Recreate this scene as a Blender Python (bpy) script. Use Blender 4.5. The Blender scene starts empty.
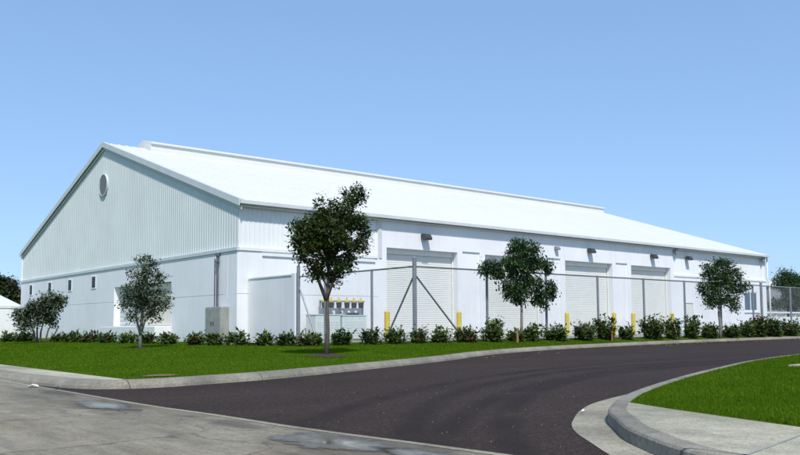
import bpy, bmesh, math, random
from mathutils import Vector, Matrix
R = math.radians
sc = bpy.context.scene
COL = sc.collection
CZ = 1.15                                   # eye height over the road

# ------------------------------------------------------------------ camera
F_, PITCH, ROLL, YAW, SHIFT = 812.39, .0736, -.0070, .7030, 37.33
fw = Vector((math.sin(YAW)*math.cos(PITCH), math.cos(YAW)*math.cos(PITCH), math.sin(PITCH)))
r0 = Vector((math.cos(YAW), -math.sin(YAW), 0)); u0 = r0.cross(fw)
cr = r0*math.cos(ROLL) + u0*math.sin(ROLL)
cu = -r0*math.sin(ROLL) + u0*math.cos(ROLL)
cd = bpy.data.cameras.new('camera'); cam = bpy.data.objects.new('camera', cd); COL.objects.link(cam)
m = Matrix((cr, cu, -fw)).transposed().to_4x4(); m.translation = Vector((0, 0, CZ)); cam.matrix_world = m
cd.sensor_fit = 'HORIZONTAL'; cd.sensor_width = 36; cd.lens = 36*F_/800
cd.shift_y = SHIFT/800; cd.clip_end = 6000; cd.clip_start = .1
sc.camera = cam

def ray(x, y): return fw + cr*((x-400)/F_) - cu*((y-227.5-SHIFT)/F_)
def at(x, y, Y):                            # photo pixel on the real plane Y = const
    d = ray(x, y); t = Y/d.y
    return Vector((d.x*t, Y, CZ+d.z*t))

# ------------------------------------------------------------------ object helpers
def tag(o, label=None, cat=None, group=None, kind=None):
    if label: o['label'] = label
    if cat: o['category'] = cat
    if group: o['group'] = group
    if kind: o['kind'] = kind
    return o
def empty(name, loc, label, cat, group=None):
    o = bpy.data.objects.new(name, None); COL.objects.link(o); o.location = loc; o.empty_display_size = .3
    return tag(o, label, cat, group)
class MB:
    def __init__(s): s.v = []; s.f = []; s.mi = []
    def face(s, pts, mi=0):
        n = len(s.v); s.v.extend([tuple(p) for p in pts]); s.f.append(tuple(range(n, n+len(pts)))); s.mi.append(mi)
    def add(s, vs, fs, mi=0):
        n = len(s.v); s.v.extend([tuple(p) for p in vs])
        for f in fs: s.f.append(tuple(i+n for i in f)); s.mi.append(mi)
    def box(s, a, b, mi=0, bev=0):
        x0, y0, z0 = a; x1, y1, z1 = b
        if bev:
            bm = bmesh.new(); bmesh.ops.create_cube(bm, size=1)
            for v in bm.verts: v.co = Vector(((x0+x1)/2+v.co.x*(x1-x0), (y0+y1)/2+v.co.y*(y1-y0), (z0+z1)/2+v.co.z*(z1-z0)))
            bmesh.ops.bevel(bm, geom=bm.edges[:], offset=bev, segments=2, affect='EDGES', profile=.5)
            bm.verts.index_update()
            s.add([v.co.copy() for v in bm.verts], [[v.index for v in f.verts] for f in bm.faces], mi); bm.free(); return
        vs = [(x0,y0,z0),(x1,y0,z0),(x1,y1,z0),(x0,y1,z0),(x0,y0,z1),(x1,y0,z1),(x1,y1,z1),(x0,y1,z1)]
        s.add(vs, [(0,3,2,1),(4,5,6,7),(0,1,5,4),(1,2,6,5),(2,3,7,6),(3,0,4,7)], mi)
    def tube(s, pts, rad, n=8, mi=0, cap=True):
        pts = [Vector(p) for p in pts]
        if not hasattr(rad, '__len__'): rad = [rad]*len(pts)
        rings = []
        up = None
        for i, p in enumerate(pts):
            d = (pts[min(i+1, len(pts)-1)] - pts[max(i-1, 0)]).normalized()
            if up is None: up = Vector((1,0,0)) if abs(d.x) < .8 else Vector((0,1,0))
            a = d.cross(up).normalized(); b = d.cross(a); up = a.cross(d)
            rings.append([p + (a*math.cos(2*math.pi*k/n) + b*math.sin(2*math.pi*k/n))*rad[i] for k in range(n)])
        vs = [q for r in rings for q in r]; fs = []
        for i in range(len(pts)-1):
            for k in range(n):
                k2 = (k+1) % n; fs.append((i*n+k, i*n+k2, (i+1)*n+k2, (i+1)*n+k))
        if cap: fs.append(tuple(range(n))[::-1]); fs.append(tuple((len(pts)-1)*n+k for k in range(n)))
        s.add(vs, fs, mi)
    def build(s, name, mats, parent=None, smooth=False, off=None):
        me = bpy.data.meshes.new(name)
        v = s.v
        if parent is not None and off is None: off = parent_world(parent)
        if off is not None: v = [(p[0]-off[0], p[1]-off[1], p[2]-off[2]) for p in v]
        me.from_pydata(v, [], s.f)
        if not isinstance(mats, (list, tuple)): mats = [mats]
        for mm in mats: me.materials.append(mm)
        me.polygons.foreach_set('material_index', s.mi)
        if smooth: me.polygons.foreach_set('use_smooth', [True]*len(s.f))
        me.update()
        o = bpy.data.objects.new(name, me); COL.objects.link(o)
        if parent is not None: o.parent = parent
        elif off is not None: o.location = off
        return o
def parent_world(p):
    t = Vector((0,0,0))
    while p is not None: t = t + Vector(p.location); p = p.parent
    return t
def fixn(o):
    bm = bmesh.new(); bm.from_mesh(o.data); bmesh.ops.remove_doubles(bm, verts=bm.verts[:], dist=1e-5)
    bmesh.ops.recalc_face_normals(bm, faces=bm.faces[:]); bm.to_mesh(o.data); bm.free(); return o

# ------------------------------------------------------------------ materials
def newmat(name):
    mt = bpy.data.materials.new(name); mt.use_nodes = True
    nt = mt.node_tree; nt.nodes.clear()
    out = nt.nodes.new('ShaderNodeOutputMaterial'); b = nt.nodes.new('ShaderNodeBsdfPrincipled')
    nt.links.new(b.outputs[0], out.inputs[0])
    return mt, nt, b, out
def coord(nt, scale=(1,1,1)):
    g = nt.nodes.new('ShaderNodeNewGeometry'); mp = nt.nodes.new('ShaderNodeMapping')
    mp.inputs['Scale'].default_value = scale; nt.links.new(g.outputs['Position'], mp.inputs['Vector']); return mp.outputs[0]
def noise(nt, vec, scale, detail=4, rough=.6):
    n = nt.nodes.new('ShaderNodeTexNoise'); n.inputs['Scale'].default_value = scale
    n.inputs['Detail'].default_value = detail; n.inputs['Roughness'].default_value = rough
    nt.links.new(vec, n.inputs['Vector']); return n.outputs['Fac']
def ramp(nt, fac, stops):
    r = nt.nodes.new('ShaderNodeValToRGB'); e = r.color_ramp.elements
    while len(e) < len(stops): e.new(.5)
    for i, (p, c) in enumerate(stops):
        e[i].position = p; e[i].color = (c, c, c, 1) if isinstance(c, (int, float)) else (*c, 1)
    nt.links.new(fac, r.inputs[0]); return r.outputs[0]
def mix(nt, a, b, fac, mode='MIX'):
    n = nt.nodes.new('ShaderNodeMix'); n.data_type = 'RGBA'; n.blend_type = mode
    for sk, v in ((n.inputs[0], fac), (n.inputs[6], a), (n.inputs[7], b)):
        if isinstance(v, (int, float)): sk.default_value = v
        elif isinstance(v, (tuple, list)): sk.default_value = (*v, 1)
        else: nt.links.new(v, sk)
    return n.outputs[2]
def bump(nt, b, h, strength, dist=.02):
    n = nt.nodes.new('ShaderNodeBump'); n.inputs['Strength'].default_value = strength; n.inputs['Distance'].default_value = dist
    nt.links.new(h, n.inputs['Height']); nt.links.new(n.outputs[0], b.inputs['Normal'])
def simple(name, c, rough=.6, metal=0, var=.12, sc_=3.0, c2=None, bmp=0):
    mt, nt, b, out = newmat(name); v = coord(nt)
    n = noise(nt, v, sc_, 5)
    lo = c2 if c2 else tuple(x*(1-var) for x in c)
    col = ramp(nt, n, [(.3, lo), (.7, c)])
    nt.links.new(col, b.inputs['Base Color']); b.inputs['Roughness'].default_value = rough; b.inputs['Metallic'].default_value = metal
    if bmp: bump(nt, b, noise(nt, v, sc_*12, 3), bmp)
    return mt
def painted_wall(name, c, grime=.8):
    mt, nt, b, out = newmat(name); v = coord(nt)
    streak = noise(nt, coord(nt, (1.6, 1.6, .12)), 1.4, 5, .65)
    blotch = noise(nt, v, .35, 4)
    col = ramp(nt, blotch, [(.3, tuple(x*.90 for x in c)), (.7, c)])
    col = mix(nt, col, tuple(x*y for x, y in zip(c, (.84, .83, .80))), ramp(nt, streak, [(.52, 0), (.8, grime)]))
    g = nt.nodes.new('ShaderNodeNewGeometry'); sx = nt.nodes.new('ShaderNodeSeparateXYZ'); nt.links.new(g.outputs['Position'], sx.inputs[0])
    mr = nt.nodes.new('ShaderNodeMapRange'); mr.inputs[1].default_value = .2; mr.inputs[2].default_value = 1.3; mr.inputs[3].default_value = .55; mr.inputs[4].default_value = 0
    nt.links.new(sx.outputs[2], mr.inputs[0])
    mu = nt.nodes.new('ShaderNodeMath'); mu.operation = 'MULTIPLY'; nt.links.new(mr.outputs[0], mu.inputs[0]); nt.links.new(noise(nt, v, 2.2, 6), mu.inputs[1])
    col = mix(nt, col, (c[0]*.62, c[1]*.60, c[2]*.54), mu.outputs[0])
    nt.links.new(col, b.inputs['Base Color']); b.inputs['Roughness'].default_value = .75
    bump(nt, b, noise(nt, v, 30, 3), .25, .01)
    return mt
M = {}
M['wall'] = painted_wall('white_painted_block', (.80, .81, .82))
M['yardwall'] = painted_wall('pale_painted_block', (.80, .80, .80))
M['clad'] = painted_wall('painted_metal_cladding', (.655, .705, .69), .35)
M['cladw'] = painted_wall('white_metal_cladding', (.78, .80, .80), .3)
M['roof'] = simple('white_roof_sheet', (.70, .705, .675), .42, 0, .05, .4)
M['trim'] = simple('light_grey_trim', (.60, .63, .63), .5, 0, .12, 1.5)
M['white'] = simple('white_paint', (.78, .79, .77), .5, 0, .1, 2)
M['door'] = simple('cream_door_slats', (.70, .705, .655), .5, 0, .07, .6)
M['dock'] = simple('dock_grey_green', (.60, .64, .61), .6, 0, .12, 1)
M['cream'] = simple('dock_cream', (.70, .67, .56), .6, 0, .12, 1)
M['dark'] = simple('dark_fixture', (.05, .05, .055), .5, 0, .2, 8)
M['fixgrey'] = simple('grey_fixture', (.30, .31, .32), .5, .2, .2, 8)
M['galv'] = simple('galvanised_steel', (.27, .29, .31), .5, .35, .3, 2.5)
M['conduit'] = simple('dark_conduit', (.13, .13, .17), .5, .2, .3, 4)
M['wire'] = simple('chain_link_wire', (.42, .45, .47), .45, .4, .15, 2)
M['yellow'] = simple('yellow_bollard_paint', (.68, .52, .04), .55, 0, .25, 4)
M['cab'] = simple('cabinet_beige_grey', (.33, .34, .31), .6, 0, .3, 2)
M['green_box'] = simple('pale_green_equipment', (.58, .66, .63), .5, 0, .1, 2)
M['louver'] = simple('louver_grey', (.13, .15, .18), .5, .2, .15, 4)
M['ventgrey'] = simple('vent_pale_grey', (.30, .33, .35), .6, 0, .1, 4)
M['black'] = simple('black_plastic', (.03, .03, .03), .5, 0, .2, 5)
M['glass'] = simple('window_glass', (.05, .10, .17), .08, 0, .3, 2)
M['stake'] = simple('weathered_wood', (.33, .22, .09), .8, 0, .35, 9)
M['palestake'] = simple('pale_wood', (.52, .45, .36), .8, 0, .3, 9)
M['paper'] = simple('paper', (.8, .8, .8), .8, 0, .1, 30)
M['soil'] = simple('bare_soil', (.055, .028, .016), .95, 0, .45, 12, bmp=.6)
M['sand'] = simple('sandy_soil', (.22, .13, .06), .95, 0, .35, 6, bmp=.5)
M['fallen'] = simple('fallen_leaves', (.32, .25, .08), .8, 0, .5, 5)
M['purplewall'] = simple('grey_purple_wall', (.30, .29, .33), .8, 0, .15, .5)
M['puddle_bed'] = None

def concrete(name, c, wet=(), joints=None, brown=.5):
    mt, nt, b, out = newmat(name); v = coord(nt)
    big = noise(nt, coord(nt, (1, .45, 1)), .55, 6, .62); mid = noise(nt, v, 3.2, 6, .7); fine = noise(nt, v, 55, 3, .7)
    col = ramp(nt, big, [(.34, tuple(x*.66 for x in c)), (.50, c), (.66, tuple(x*1.22 for x in c))])
    col = mix(nt, col, (c[0]*.80, c[1]*.70, c[2]*.56), ramp(nt, noise(nt, coord(nt, (1.3, .5, 1)), .9, 5, .65), [(.50, 0), (.68, brown)]))
    col = mix(nt, col, ramp(nt, mid, [(.3, .72), (.7, 1.14)]), .75, 'MULTIPLY')
    col = mix(nt, col, ramp(nt, fine, [(.3, .60), (.7, 1.3)]), .9, 'MULTIPLY')
    col = mix(nt, col, ramp(nt, noise(nt, v, 16, 5, .8), [(.32, .62), (.5, 1.0), (.68, 1.22)]), .8, 'MULTIPLY')
    rough = .82
    if wet:                                  # hairline cracks and broom-worn streaks
        vo = nt.nodes.new('ShaderNodeTexVoronoi'); vo.feature = 'DISTANCE_TO_EDGE'; vo.inputs['Scale'].default_value = .42
        nw = nt.nodes.new('ShaderNodeVectorMath'); nw.operation = 'MULTIPLY_ADD'; nz0 = nt.nodes.new('ShaderNodeTexNoise'); nz0.inputs['Scale'].default_value = 1.6; nz0.inputs['Detail'].default_value = 6
        nt.links.new(v, nz0.inputs['Vector']); nt.links.new(nz0.outputs['Color'], nw.inputs[0]); nw.inputs[1].default_value = (.9, .9, 0); nt.links.new(v, nw.inputs[2]); nt.links.new(nw.outputs[0], vo.inputs['Vector'])
        col = mix(nt, col, (c[0]*.35, c[1]*.33, c[2]*.30), ramp(nt, vo.outputs['Distance'], [(.002, .75), (.008, 0)]))
        col = mix(nt, col, ramp(nt, noise(nt, coord(nt, (3.5, .35, 1)), 1.3, 6, .7), [(.35, .74), (.5, 1.0), (.65, 1.16)]), .9, 'MULTIPLY')
    if wet:
        tot = None
        for (x, y, rx, ry) in wet:
            mp = nt.nodes.new('ShaderNodeMapping'); mp.vector_type = 'POINT'
            mp.inputs['Location'].default_value = (-x/rx, -y/ry, 0); mp.inputs['Scale'].default_value = (1/rx, 1/ry, 0)
            g = nt.nodes.new('ShaderNodeNewGeometry'); nt.links.new(g.outputs['Position'], mp.inputs['Vector'])
            ln = nt.nodes.new('ShaderNodeVectorMath'); ln.operation = 'LENGTH'; nt.links.new(mp.outputs[0], ln.inputs[0])
            ad = nt.nodes.new('ShaderNodeMath'); ad.operation = 'ADD'; hf = nt.nodes.new('ShaderNodeMath'); hf.operation = 'MULTIPLY'; hf.inputs[1].default_value = .5; nt.links.new(ln.outputs['Value'], hf.inputs[0]); nt.links.new(hf.outputs[0], ad.inputs[0])
            nz = nt.nodes.new('ShaderNodeMath'); nz.operation = 'MULTIPLY'; nz.inputs[1].default_value = .8
            nt.links.new(noise(nt, v, 2.3, 4), nz.inputs[0]); nt.links.new(nz.outputs[0], ad.inputs[1])
            k = ramp(nt, ad.outputs[0], [(.72, 1), (.98, 0)])
            tot = k if tot is None else mix(nt, tot, k, 1.0, 'LIGHTEN')
        col = mix(nt, col, mix(nt, col, (.58, .53, .46), 1.0, 'MULTIPLY'), tot)
        nt.links.new(ramp(nt, tot, [(0, .82), (1, .62)]), b.inputs['Roughness'])
    else: b.inputs['Roughness'].default_value = rough
    if joints:
        ax, per, w = joints
        g = nt.nodes.new('ShaderNodeNewGeometry'); sx = nt.nodes.new('ShaderNodeSeparateXYZ'); nt.links.new(g.outputs['Position'], sx.inputs[0])
        mo = nt.nodes.new('ShaderNodeMath'); mo.operation = 'PINGPONG'; mo.inputs[1].default_value = per/2; nt.links.new(sx.outputs[ax], mo.inputs[0])
        lt = nt.nodes.new('ShaderNodeMath'); lt.operation = 'LESS_THAN'; lt.inputs[1].default_value = w; nt.links.new(mo.outputs[0], lt.inputs[0])
        col = mix(nt, col, tuple(x*.35 for x in c), lt.outputs[0])
    nt.links.new(col, b.inputs['Base Color'])
    bump(nt, b, fine, .4, .006)
    return mt
M['street'] = concrete('street_concrete', (.240, .212, .150), wet=[(4.6, 6.2, .75, 1.3), (4.45, 11.9, .5, 1.25), (4.75, 8.6, .22, .6), (4.7, 14.9, .25, .8)])
M['kerb'] = concrete('kerb_concrete', (.25, .23, .18), joints=(0, 3.0, .012), brown=.25)
M['walk'] = concrete('sidewalk_concrete', (.40, .375, .275), brown=.3)
M['gutter'] = concrete('gutter_concrete', (.31, .285, .21), brown=.6)
M['yardpave'] = concrete('yard_concrete', (.3, .3, .29))

def asphalt():
    mt, nt, b, out = newmat('asphalt'); v = coord(nt)
    big = noise(nt, coord(nt, (.35, 1, 1)), .45, 5, .6); mid = noise(nt, v, 2.6, 6, .7); fine = noise(nt, v, 45, 3, .85)
    c = (.042, .0285, .0225)
    col = ramp(nt, big, [(.3, tuple(x*.80 for x in c)), (.7, tuple(x*1.22 for x in c))])
    col = mix(nt, col, ramp(nt, mid, [(.3, .80), (.7, 1.18)]), .7, 'MULTIPLY')
    col = mix(nt, col, ramp(nt, fine, [(.35, .30), (.55, 1.0), (.72, 2.8)]), .9, 'MULTIPLY')
    col = mix(nt, col, ramp(nt, noise(nt, v, 13, 6, .85), [(.36, .45), (.5, 1.0), (.62, 1.65)]), 1.0, 'MULTIPLY')
    vo = nt.nodes.new('ShaderNodeTexVoronoi'); vo.inputs['Scale'].default_value = 9; nt.links.new(v, vo.inputs['Vector'])
    col = mix(nt, col, (.16, .14, .13), ramp(nt, vo.outputs['Distance'], [(.045, .8), (.075, 0)]))
    # tyre marks: two long worn arcs sweeping round the corner
    for (cx, cy, r) in ((20.07, -6.41, 19.37), (22.65, -13.3, 25.77), (20.5, -8.2, 19.9), (22.65, -13.3, 27.5)):
        mp = nt.nodes.new('ShaderNodeMapping'); mp.inputs['Location'].default_value = (-cx, -cy, 0); mp.inputs['Scale'].default_value = (1, 1, 0)
        g = nt.nodes.new('ShaderNodeNewGeometry'); nt.links.new(g.outputs['Position'], mp.inputs['Vector'])
        ln = nt.nodes.new('ShaderNodeVectorMath'); ln.operation = 'LENGTH'; nt.links.new(mp.outputs[0], ln.inputs[0])
        sb = nt.nodes.new('ShaderNodeMath'); sb.operation = 'SUBTRACT'; sb.inputs[1].default_value = r; nt.links.new(ln.outputs['Value'], sb.inputs[0])
        ab = nt.nodes.new('ShaderNodeMath'); ab.operation = 'ABSOLUTE'; nt.links.new(sb.outputs[0], ab.inputs[0])
        k = ramp(nt, ab.outputs[0], [(.08, .9), (.28, 0)])
        k = mix(nt, k, ramp(nt, noise(nt, v, .8, 4), [(.30, .15), (.55, 1)]), 1.0, 'MULTIPLY')
        col = mix(nt, col, tuple(x*.55 for x in c), k)
    nt.links.new(col, b.inputs['Base Color']); b.inputs['Roughness'].default_value = .78
    b.inputs['Specular IOR Level'].default_value = .12
    bump(nt, b, fine, .8, .01)
    return mt
M['asphalt'] = asphalt()
def lawnmat():
    mt, nt, b, out = newmat('lawn'); v = coord(nt)
    big = noise(nt, coord(nt, (.5, 1, 1)), .5, 4); mid = noise(nt, v, 6, 5, .7); fine = noise(nt, coord(nt, (1, 1, 1)), 60, 3, .8)
    col = ramp(nt, big, [(.3, (.044, .100, .006)), (.7, (.070, .125, .008))])
    col = mix(nt, col, ramp(nt, mid, [(.3, .7), (.7, 1.25)]), .8, 'MULTIPLY')
    col = mix(nt, col, ramp(nt, fine, [(.3, .5), (.7, 1.4)]), .8, 'MULTIPLY')
    nt.links.new(col, b.inputs['Base Color']); b.inputs['Roughness'].default_value = .9
    b.inputs['Specular IOR Level'].default_value = .0
    bump(nt, b, fine, .8, .03)
    return mt
M['lawn'] = lawnmat()
def leaf(name, c, rough=.5, trans=.25, tint=(1.3, 1.5, .6), spec=.35, ns=5, var=.72):
    mt, nt, b, out = newmat(name); v = coord(nt)
    n = noise(nt, v, ns, 4)
    col = ramp(nt, n, [(.35, tuple(x*var for x in c)), (.65, (c[0]*(2.1-var), c[1]*(2.0-var), c[2]*1.1))])
    nt.links.new(col, b.inputs['Base Color']); b.inputs['Roughness'].default_value = rough
    b.inputs['Specular IOR Level'].default_value = spec
    t = nt.nodes.new('ShaderNodeBsdfTranslucent'); t.inputs[0].default_value = (c[0]*tint[0]*1.5, c[1]*tint[1]*1.4, c[2]*tint[2], 1)
    ms = nt.nodes.new('ShaderNodeMixShader'); ms.inputs[0].default_value = trans
    nt.links.new(b.outputs[0], ms.inputs[1]); nt.links.new(t.outputs[0], ms.inputs[2]); nt.links.new(ms.outputs[0], out.inputs[0])
    return mt
GR = [leaf('grass_blade_mid', (.064, .132, .008), .6, .3, spec=0, ns=.9, var=.8), leaf('grass_blade_light', (.104, .166, .012), .6, .3, spec=0, ns=.7, var=.75), leaf('grass_blade_dark', (.038, .088, .005), .6, .25, spec=0, ns=1.3)]
LV_DARK = [leaf('leaf_dark', (.018, .036, .009), .4, .15), leaf('leaf_deep', (.032, .064, .012), .4, .2), leaf('leaf_fresh', (.075, .13, .015), .45, .25), leaf('leaf_bronze', (.045, .030, .014), .45, .2)]
LV_GREY = [leaf('leaf_grey_green', (.052, .080, .040), .5, .15), leaf('leaf_grey_pale', (.100, .135, .075), .5, .15), leaf('leaf_grey_dark', (.024, .038, .020), .5, .1)]
LV_FRESH = [leaf('leaf_glossy', (.022, .058, .014), .35, .15), leaf('leaf_glossy_light', (.050, .105, .022), .4, .25), leaf('leaf_glossy_dark', (.012, .030, .010), .35, .1)]
LV_SHRUB = [leaf('shrub_leaf', (.040, .078, .018), .5, .2), leaf('shrub_leaf_light', (.10, .15, .035), .5, .25), leaf('shrub_leaf_dark', (.018, .036, .010), .5, .1), leaf('shrub_leaf_red', (.085, .030, .022), .5, .2)]
M['bark'] = simple('bark_brown', (.16, .125, .10), .9, 0, .45, 9, bmp=.8)
M['bark_pale'] = simple('bark_pale', (.28, .26, .23), .9, 0, .35, 9, bmp=.8)

# ------------------------------------------------------------------ ground shape
NK = [(4.90,120),(4.90,70),(4.90,40),(4.90,25),(4.92,19.5),(5.0,17.6),(5.12,16.3),(5.42,15.3),(5.95,14.87),(6.7,14.74),(7.5,14.85),(9.18,15.2),(11.68,16.15),(15.9,17.92),(18.4,19.1),(21.3,20.7),(24.3,22.0),(27,22.85),(30,23.55),(34.1,24.2),(39,24.85),(44,25.25),(52,25.45),(60,25.5),(90,25.6),(160,25.7)]
SK = [(160,14.0),(90,13.6),(60,13.2),(40,12.4),(30,11.95),(26,11.5),(22.5,10.85),(19.8,10.2),(17.36,9.45),(14.66,8.6),(12.27,7.75),(10.43,7.03),(9.4,6.55),(8.6,6.12),(7.95,5.70),(7.29,5.12),(6.85,4.72),(6.45,4.25),(6.08,3.75),(5.85,3.3),(5.72,2.6),(5.66,1.5),(5.65,0),(5.65,-10),(5.65,-60)]
def smooth_line(P, n=4):
    out = []
    for i in range(len(P)-1):
        p0 = Vector(P[max(i-1,0)]); p1 = Vector(P[i]); p2 = Vector(P[i+1]); p3 = Vector(P[min(i+2,len(P)-1)])
        L_ = (p2-p1).length
        m1 = (p2-p0)*(L_/max((p2-p0).length, 1e-6)) if i > 0 else (p2-p1)
        m2 = (p3-p1)*(L_/max((p3-p1).length, 1e-6)) if i+2 < len(P) else (p2-p1)
        for k in range(n):
            t = k/n; t2 = t*t; t3 = t2*t
            out.append(p1*(2*t3-3*t2+1) + m1*(t3-2*t2+t) + p2*(-2*t3+3*t2) + m2*(t3-t2))
    out.append(Vector(P[-1])); return out
NKs = smooth_line(NK); SKs = smooth_line(SK)
def normals(P, side):
    N = []
    for i in range(len(P)):
        d = (P[min(i+1,len(P)-1)]-P[max(i-1,0)]).normalized(); N.append(Vector((-d.y, d.x))*side)
    return N
NN = normals(NKs, 1); SN = normals(SKs, 1)       # pointing to the planted side
def interp(x, xs, ys):
    if x <= xs[0]: return ys[0]
    for i in range(len(xs)-1):
        if x <= xs[i+1]: return ys[i]+(ys[i+1]-ys[i])*(x-xs[i])/(xs[i+1]-xs[i])
    return ys[-1]
def seg_dist(p, P):
    best = 1e9
    for i in range(len(P)-1):
        a = P[i]; d = P[i+1]-a; t = max(0, min(1, (p-a).dot(d)/d.length_squared))
        best = min(best, (p-a-d*t).length)
    return best
NKc = [Vector(q) for q in NK]
def hN(x, y):
    d = seg_dist(Vector((x, y)), NKc)
    D = interp(x, [14, 18, 24, 30, 36, 45], [8.6, 7.2, 4.4, 3.0, 1.9, 1.0])
    c = interp(x, [30, 48], [.40, .28])
    t = max(0, min(1, (d-.4)/D)); s = t*t*(3-2*t)*.5+t*.5
    h = .15+(c-.15)*s
    e = max(0, min(1, (d-D-2)/5)); return h+(.2-h)*e
def GN(px, py):                              # pixel -> point on the north lawn
    d = ray(px, py); z = .3
    for _ in range(12):
        t = (z-CZ)/d.z; z = z*.4+.6*hN(d.x*t, d.y*t)
    t = (z-CZ)/d.z
    return Vector((d.x*t, d.y*t, z))

# ------------------------------------------------------------------ ground sheets
b = MB(); S = 2500
b.face([(-S,-S,-.05),(S,-S,-.05),(S,S,-.05),(-S,S,-.05)]); tag(b.build('ground', M['lawn']), kind='structure')
b = MB(); b.face([(4.3,-60,0),(160,-60,0),(160,30,0),(4.3,30,0)]); tag(b.build('side_road', M['asphalt']), kind='structure')
edge = [(4.93,120),(4.93,40),(4.93,25),(4.95,15.8),(4.95,12),(4.98,11),(5.08,9.7),(5.13,8),(5.2,7.1),(5.32,6),(5.42,4.9),(5.5,3.9),(5.55,2),(5.55,-60)]
b = MB()
for i in range(len(edge)-1):
    (x0,y0),(x1,y1) = edge[i], edge[i+1]; b.face([(-8,y1,.004),(x1-.12,y1,.004),(x0-.12,y0,.004),(-8,y0,.004)])
tag(b.build('street', M['street']), kind='structure')
b = MB()
for i in range(len(edge)-1):
    (x0,y0),(x1,y1) = edge[i], edge[i+1]; b.face([(x1-.12,y1,.008),(x1,y1,.006),(x0,y0,.006),(x0-.12,y0,.008)])
tag(b.build('street_edge_strip', M['gutter']), kind='structure')

def sweep(P, N, prof, name, mat):
    b = MB()
    for i in range(len(P)-1):
        for k in range(len(prof)-1):
            (o0, z0), (o1, z1) = prof[k], prof[k+1]
            a = P[i]+N[i]*o0; c = P[i+1]+N[i+1]*o0; d = P[i+1]+N[i+1]*o1; e = P[i]+N[i]*o1
            b.face([(a.x,a.y,z0),(c.x,c.y,z0),(d.x,d.y,z1),(e.x,e.y,z1)])
    o = fixn(b.build(name, mat, smooth=False)); return o
PN = [(0,-.04),(.03,.055),(.10,.12),(.15,.146),(.20,.152),(.42,.152),(.42,-.04)]
tag(sweep(NKs, NN, PN, 'kerb', M['kerb']), kind='structure')
PS = [(0,-.04),(.012,.125),(.03,.148),(.06,.156),(.22,.156),(.225,.13)]
tag(sweep(SKs, SN, PS, 'kerb', M['kerb']), kind='structure')
# apron gutter round the island corner
go = [(13.6,8.35),(12.17,7.98),(11.26,7.72),(10.3,7.42),(9.55,7.13),(8.68,6.66),(7.95,6.18),(7.5,5.86),(7.01,5.42),(6.48,4.82),(6.03,4.30),(5.75,3.9),(5.56,3.5),(5.56,2.0)]
go = smooth_line(go, 3)
b = MB()
def near_on(P, p):
    best = None
    for i in range(len(P)-1):
        a = P[i]; d = P[i+1]-a; t = max(0, min(1, (p-a).dot(d)/d.length_squared)); q = a+d*t
        if best is None or (p-q).length < best[0]: best = ((p-q).length, q)
    return best[1]
gi = [near_on(SKs, p) for p in go]
for i in range(len(go)-1):
    b.face([(go[i].x,go[i].y,.006),(go[i+1].x,go[i+1].y,.006),(gi[i+1].x,gi[i+1].y,.014),(gi[i].x,gi[i].y,.014)])
tag(fixn(b.build('gutter', M['gutter'])), kind='structure')

# north lawn: strips from the kerb to the building line
b = MB(); rows = []
NT = 34
for i, (p, n) in enumerate(zip(NKs, NN)):
    a = p+n*.42
    if p.x < 6 and p.y > 15.5: a.x = max(a.x, 6.1); q = Vector((23.5, min(max(p.y*1.0+18, 30), 130)))
    else: q = Vector((max(23.5, p.x) if p.x < 24 else p.x, 41.5))
    if p.x < 6.0: a.x = max(a.x, 6.1)
    rows.append([(lambda w: (w.x, w.y, (.150 if k == 0 else hN(w.x, w.y))))(a.lerp(q, (k/NT)**1.4)) for k in range(NT+1)])
for i in range(len(rows)-1):
    for k in range(NT): b.face([rows[i][k], rows[i+1][k], rows[i+1][k+1], rows[i][k+1]])
tag(fixn(b.build('lawn_ground', M['lawn'], smooth=True)), kind='structure')
# sidewalk along the street, north side
b = MB()
for i in range(len(NKs)-1):
    p0, p1 = NKs[i]+NN[i]*.42, NKs[i+1]+NN[i+1]*.42
    if p0.x < 6.1 and NKs[i].y > 14.8 and NKs[i].x < 6.0:
        b.face([(p0.x,p0.y,.148),(min(p1.x,6.1),p1.y,.148),(6.1,p1.y,.148),(6.1,p0.y,.148)])
tag(fixn(b.build('sidewalk', M['walk'])), kind='structure')
# island: sidewalk and lawn
bound = [(8.95,6.12),(8.55,5.2),(8.24,4.32),(7.93,3.4),(7.75,2.5),(7.68,1),(7.65,-60)]
kin = [SKs[i]+SN[i]*.22 for i in range(len(SKs))]
def hS(x, y): return .150+.05*min(1, max(0, seg_dist(Vector((x,y)), [Vector(q) for q in SK]))/6)
i0 = min(range(len(kin)), key=lambda i: (kin[i]-Vector(bound[0])).length)
b = MB()
walk_poly = [kin[i] for i in range(i0, len(kin))] + [Vector(q) for q in reversed(bound[1:])]
me = bmesh.new(); vs = [me.verts.new((p.x, p.y, .152)) for p in walk_poly]; me.faces.new(vs); bmesh.ops.triangulate(me, faces=me.faces[:]); bmesh.ops.recalc_face_normals(me, faces=me.faces[:])
mm = bpy.data.meshes.new('sidewalk'); me.to_mesh(mm); me.free()
if mm.polygons[0].normal.z < 0: mm.flip_normals()
mm.materials.append(M['walk']); o = bpy.data.objects.new('sidewalk', mm); COL.objects.link(o); tag(o, kind='structure')
b = MB()   # tooled joint across the walk
d = Vector((1.19, .17)).normalized(); nn = Vector((-d.y, d.x))
for (p, w) in ((Vector((5.93, 3.04)), 1.9), (Vector((5.93, .9)), 1.8), (Vector((5.93,-1.2)),1.8)):
    q = p+d*w; b.face([(p.x,p.y,.156),(q.x,q.y,.156),((q+nn*.03).x,(q+nn*.03).y,.156),((p+nn*.03).x,(p+nn*.03).y,.156)])
tag(b.build('sidewalk_joint', M['cab']), kind='structure')
b = MB(); rows = []
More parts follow.
